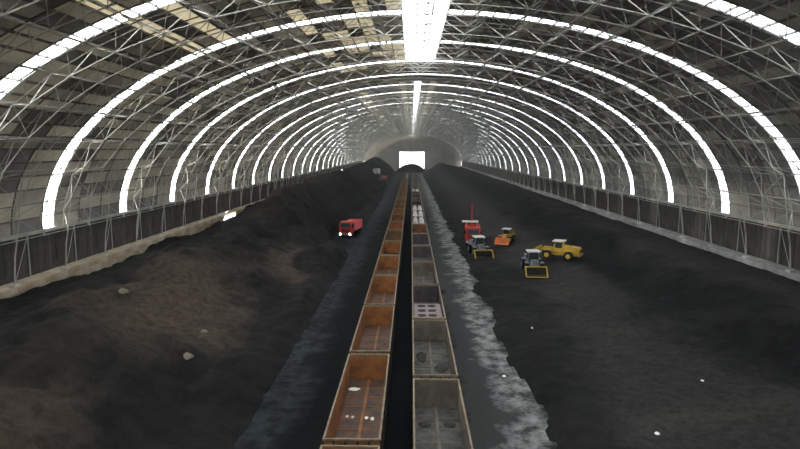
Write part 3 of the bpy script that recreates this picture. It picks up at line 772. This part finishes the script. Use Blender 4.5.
# ------------------------------------------------------------------ machines
def wheel(parent, x, y, r, w, rimm):
    mb = MB(); mb.cyl((x, y, r), (1, 0, 0), r, w, 20); mb.cyl((x, y, r), (1, 0, 0), r * 0.9, w + 0.06, 20)
    o = mb.obj('wheel', M['black'], parent)
    h = MB(); h.cyl((x, y, r), (1, 0, 0), r * 0.5, w + 0.10, 14); h.obj('hub', rimm, o)
def loader(label, x, y, z, rz, body, hood, bucket_m, edge_m, roof_m, sc=1.0, lift=0.0):
    """wheel loader, bucket towards -y"""
    r = empty('wheel_loader', (x, y, z), rz, label=label, category='wheel loader', group='wheel loaders at work')
    r.scale = (sc, sc, sc)
    rf = MB(); rf.box(-0.55, 0.55, -0.3, 3.4, 0.75, 1.25); rf.obj('rear_frame', body, r, bevel=0.03)
    hd = MB(); hd.prism([(1.1, 1.2), (3.7, 1.2), (3.75, 1.9), (3.5, 2.2), (1.1, 2.4)], -0.95, 0.95); ho = hd.obj('engine_hood', hood, r, bevel=0.05)
    gr = MB()
    for k in range(5): gr.box(-0.7, 0.7, 3.72, 3.80, 1.3 + k * 0.13, 1.37 + k * 0.13)
    gr.obj('grille', M['black'], ho)
    cw = MB(); cw.box(-1.1, 1.1, 3.5, 3.95, 0.8, 1.25); cw.obj('counterweight', hood, r, bevel=0.05)
    cb = MB(); cb.prism([(-0.55, 1.25), (1.1, 1.25), (1.1, 2.3), (0.95, 3.05), (-0.35, 3.05), (-0.6, 2.2)], -0.78, 0.78); cab = cb.obj('cab', body, r, bevel=0.03)
    g = MB(); g.box(-0.66, 0.66, -0.62, -0.40, 2.0, 2.95); g.box(-0.80, -0.76, -0.3, 0.85, 2.0, 2.9); g.box(0.76, 0.80, -0.3, 0.85, 2.0, 2.9); g.obj('window', M['glass'], cab)
    ro = MB(); ro.box(-0.98, 0.98, -0.75, 1.2, 3.05, 3.22); ro.obj('roof', roof_m, cab, bevel=0.05)
    ff = MB(); ff.box(-0.5, 0.5, -2.2, -0.35, 0.75, 1.35); ff.prism([(-1.9, 1.35), (-0.8, 1.35), (-1.0, 2.0), (-1.5, 2.0)], -0.4, 0.4); ff.obj('front_frame', body, r)
    for s in (-1, 1):
        for yy in (-1.55, 2.0): wheel(r, s * 1.1, yy, 0.78, 0.55, hood)
        fd = MB(); fd.box(min(s * 0.85, s * 1.4), max(s * 0.85, s * 1.4), -2.2, -0.8, 1.62, 1.70); fd.box(min(s * 0.85, s * 1.4), max(s * 0.85, s * 1.4), 1.2, 2.8, 1.62, 1.70); fd.obj('mudguard', body, r)
        am_ = MB(); zb = 0.55 + lift
        am_.prism([(-1.2, 1.95), (-1.0, 1.70), (-2.3, 1.35 + lift * 0.4), (-3.0, zb), (-3.25, zb + 0.2), (-2.4, 1.8 + lift * 0.4)], s * 0.45 - 0.08, s * 0.45 + 0.08); am_.obj('lift_arm', hood, r)
        hl = MB(); hl.cyl((s * 0.7, -0.72, 3.0), (0, 1, 0), 0.09, 0.1, 10); hl.obj('lamp', M['cream'], cab)
    # bucket: back sheet, floor sheet, two cheeks, pale worn edges
    z0 = 0.05 + lift
    b = MB(); W = 1.55
    b.prism([(-3.15, z0 + 0.2), (-3.15, z0 + 1.25), (-3.25, z0 + 1.25), (-3.25, z0 + 0.25), (-4.5, z0 + 0.08), (-4.5, z0), (-3.4, z0)], -W, W)
    for s in (-1, 1):
        a, c2 = sorted((s * W, s * (W - 0.06)))
        b.prism([(-3.2, z0 + 0.05), (-3.2, z0 + 1.25), (-3.5, z0 + 1.2), (-4.45, z0 + 0.25), (-4.5, z0)], a, c2)
    bo = b.obj('bucket', bucket_m, r)
    e = MB(); e.box(-W - 0.03, W + 0.03, -4.72, -4.48, z0, z0 + 0.10); e.box(-W - 0.03, W + 0.03, -3.32, -3.12, z0 + 1.22, z0 + 1.38)
    for s in (-1, 1):
        a, c2 = sorted((s * (W + 0.04), s * (W - 0.10)))
        e.prism([(-3.2, z0 + 1.15), (-3.2, z0 + 1.34), (-3.5, z0 + 1.30), (-4.55, z0 + 0.25), (-4.6, z0 + 0.05), (-4.4, z0 + 0.05)], a, c2)
    e.obj('bucket_edge', edge_m, bo)
    ex = MB(); ex.tube([(0.45, 2.2, 2.25), (0.45, 2.2, 3.0)], 0.07, 8); ex.obj('exhaust', M['iron'], r)
    return r
def truck(label, x, y, z, rz, cabm, bedm, roofm, lights=False, sc=1.0, group=None, mast=False, tip=0.0):
    """dump truck, cab towards -y"""
    r = empty('dump_truck', (x, y, z), rz, label=label, category='truck', group='dump trucks')
    r.scale = (sc, sc, sc)
    ch = MB(); ch.box(-0.45, 0.45, -3.6, 4.2, 0.75, 1.05); ch.obj('chassis', M['iron'], r)
    cb = MB(); cb.prism([(-4.1, 0.7), (-2.1, 0.7), (-2.1, 3.0), (-3.75, 3.0), (-4.1, 2.0)], -1.22, 1.22); cab = cb.obj('cab', cabm, r, bevel=0.06)
    ws = MB(); ws.hexa([(-1.05, -4.10, 2.05), (1.05, -4.10, 2.05), (1.0, -3.80, 2.88), (-1.0, -3.80, 2.88)], [(-1.05, -4.15, 2.05), (1.05, -4.15, 2.05), (1.0, -3.85, 2.88), (-1.0, -3.85, 2.88)])
    for s in (-1, 1): ws.box(min(s * 1.22, s * 1.25), max(s * 1.22, s * 1.25), -3.5, -2.5, 1.95, 2.8)
    ws.obj('windscreen', M['glass'], cab)
    rf = MB(); rf.box(-1.2, 1.2, -3.85, -2.0, 3.02, 3.14); rf.obj('cab_roof', roofm, cab, bevel=0.04)
    bp = MB(); bp.box(-1.25, 1.25, -4.28, -4.05, 0.5, 0.95); bp.obj('bumper', M['grey_paint'], r)
    gl = MB()
    for k in range(4): gl.box(-0.8, 0.8, -4.16, -4.08, 1.15 + k * 0.18, 1.25 + k * 0.18)
    gl.obj('grille', M['black'], cab)
    for s in (-1, 1):
        h = MB(); h.cyl((s * 0.95, -4.28, 0.78), (0, 1, 0), 0.16, 0.10, 14); h.obj('headlight', M['lamp'] if lights else M['cream'], r)
        mi_ = MB(); mi_.box(min(s * 1.25, s * 1.5), max(s * 1.25, s * 1.5), -4.05, -3.95, 2.1, 2.6); mi_.obj('mirror', M['black'], cab)
        for yy, rr in ((-3.0, 0.52), (1.6, 0.52), (2.95, 0.52)): wheel(r, s * 1.05, yy, rr, 0.35, M['grey_paint'])
    bd = MB(); Z0, Z1 = 1.10, 2.75
    bd.box(-1.3, 1.3, -1.8, 4.4, Z0, Z0 + 0.12); bd.box(-1.3, -1.2, -1.8, 4.4, Z0 + 0.12, Z1); bd.box(1.2, 1.3, -1.8, 4.4, Z0 + 0.12, Z1)
    bd.box(-1.2, 1.2, -1.8, -1.7, Z0 + 0.12, Z1 + 0.35); bd.box(-1.2, 1.2, 4.3, 4.4, Z0 + 0.12, Z1)
    bo = bd.obj('dump_bed', bedm, r)
    rb2 = MB()
    for s in (-1, 1):
        for k in range(7):
            a, c2 = sorted((s * 1.3, s * 1.38)); rb2 = MB(); rb2.box(a, c2, -1.6 + k * 0.95, -1.48 + k * 0.95, Z0, Z1); rb2.obj('bed_rib', bedm, bo)
    ld = MB(); ld.prism([(-1.65, 2.5), (4.25, 2.4), (4.25, 1.3), (-1.65, 1.3)], -1.18, 1.18)
    if mast:
        m_ = MB(); m_.tube([(-0.2, -1.95, 1.0), (-0.2, -1.95, 7.2)], 0.09, 8); m_.obj('mast', M['red'], r)
        p_ = MB(); p_.box(-1.9, 0.9, -2.9, -1.2, 3.95, 4.12)
        for sx in (-1.1, 0.7): p_.box(sx - 0.05, sx + 0.05, -2.3, -2.2, 3.1, 3.95)
        p_.obj('canopy', M['cream'], r)
    if tip:
        bo.rotation_euler = (-tip, 0, 0)
    return r
def gz(fn, x, y, ext=1.5): return max(fn(x + dx, y + dy) for dx in (-ext, 0, ext) for dy in (-ext, 0, ext)) - 0.05
loader('grey wheel loader with white cab roof and black yellow-edged bucket, facing the camera', 18.6, 86.5, gz(right_h, 18.6, 86.5), R(-4), M['grey_paint'], M['grey_paint'], M['iron'], M['yellow'], M['cream'])
loader('yellow wheel loader with white roof, side-on beside the grey loader', 23.6, 91.5, gz(right_h, 23.6, 91.5), R(-118), M['yellow'], M['yellow'], M['yellow'], M['yellow'], M['cream'], 0.95, 0.5)
loader('dark loader with cream roof and yellow-edged bucket in front of the red truck', 12.3, 103.0, gz(right_h, 12.3, 103), R(6), M['grey_paint'], M['grey_paint'], M['iron'], M['yellow'], M['cream'], 1.05)
loader('small yellow loader with white roof and orange bucket, farthest of the loaders', 19.0, 113.5, gz(right_h, 19, 113.5), R(-24), M['yellow'], M['yellow'], M['orange_red'], M['orange_red'], M['cream'], 0.85)
truck('red truck with a tall mast and pale canopy behind the loader, right of the tracks', 12.6, 116.5, gz(right_h, 12.6, 116.5), R(-5), M['red'], M['red'], M['red'], False, 1.15, mast=True)
truck('bright red dump truck with headlights on, left of the tracks', -13.7, 129.5, 0.0, R(-9), M['red'], M['pinkred'], M['red'], True, 1.12)
truck('small far white truck on the left coal heap', -17.4, 292, gz(left_h, -17.4, 292, 3), R(10), M['cream'], M['white_bag'], M['cream'], False, 1.0)
truck('small far red truck parked right of the white one on the left coal heap', -14.2, 294, gz(left_h, -14.2, 294, 3), R(-6), M['red'], M['pinkred'], M['red'], False, 0.9)
# thin coal-dust haze that fills the hall
hz = bpy.data.materials.new('dust_haze'); hz.use_nodes = True
nt = hz.node_tree; nt.nodes.remove(nt.nodes['Principled BSDF'])
vs_ = nt.nodes.new('ShaderNodeVolumeScatter'); vs_.inputs['Color'].default_value = (0.93, 0.94, 0.95, 1); vs_.inputs['Density'].default_value = 0.0012; vs_.inputs['Anisotropy'].default_value = 0.35
nt.links.new(vs_.outputs[0], nt.nodes['Material Output'].inputs['Volume'])
hb_ = MB(); NT = 24
prof = [(CX + (HA - 3) * math.cos(math.pi * k / NT), ZS + (HB - 3) * math.sin(math.pi * k / NT)) for k in range(NT + 1)] + [(CX - HA + 3, 0.05), (CX + HA - 3, 0.05)]
n_ = len(prof); hv = [(x, 150.0, z) for x, z in prof] + [(x, Y1 - 1, z) for x, z in prof]
hb_.add(hv, [tuple(range(n_)), tuple(range(2 * n_ - 1, n_ - 1, -1))] + [(i, n_ + i, n_ + (i + 1) % n_, (i + 1) % n_) for i in range(n_)])
hb_.obj('dust_haze', hz, kind='stuff', label='thin pale dust haze filling the far end of the hall', category='haze')
print('OBJS', len(bpy.data.objects))
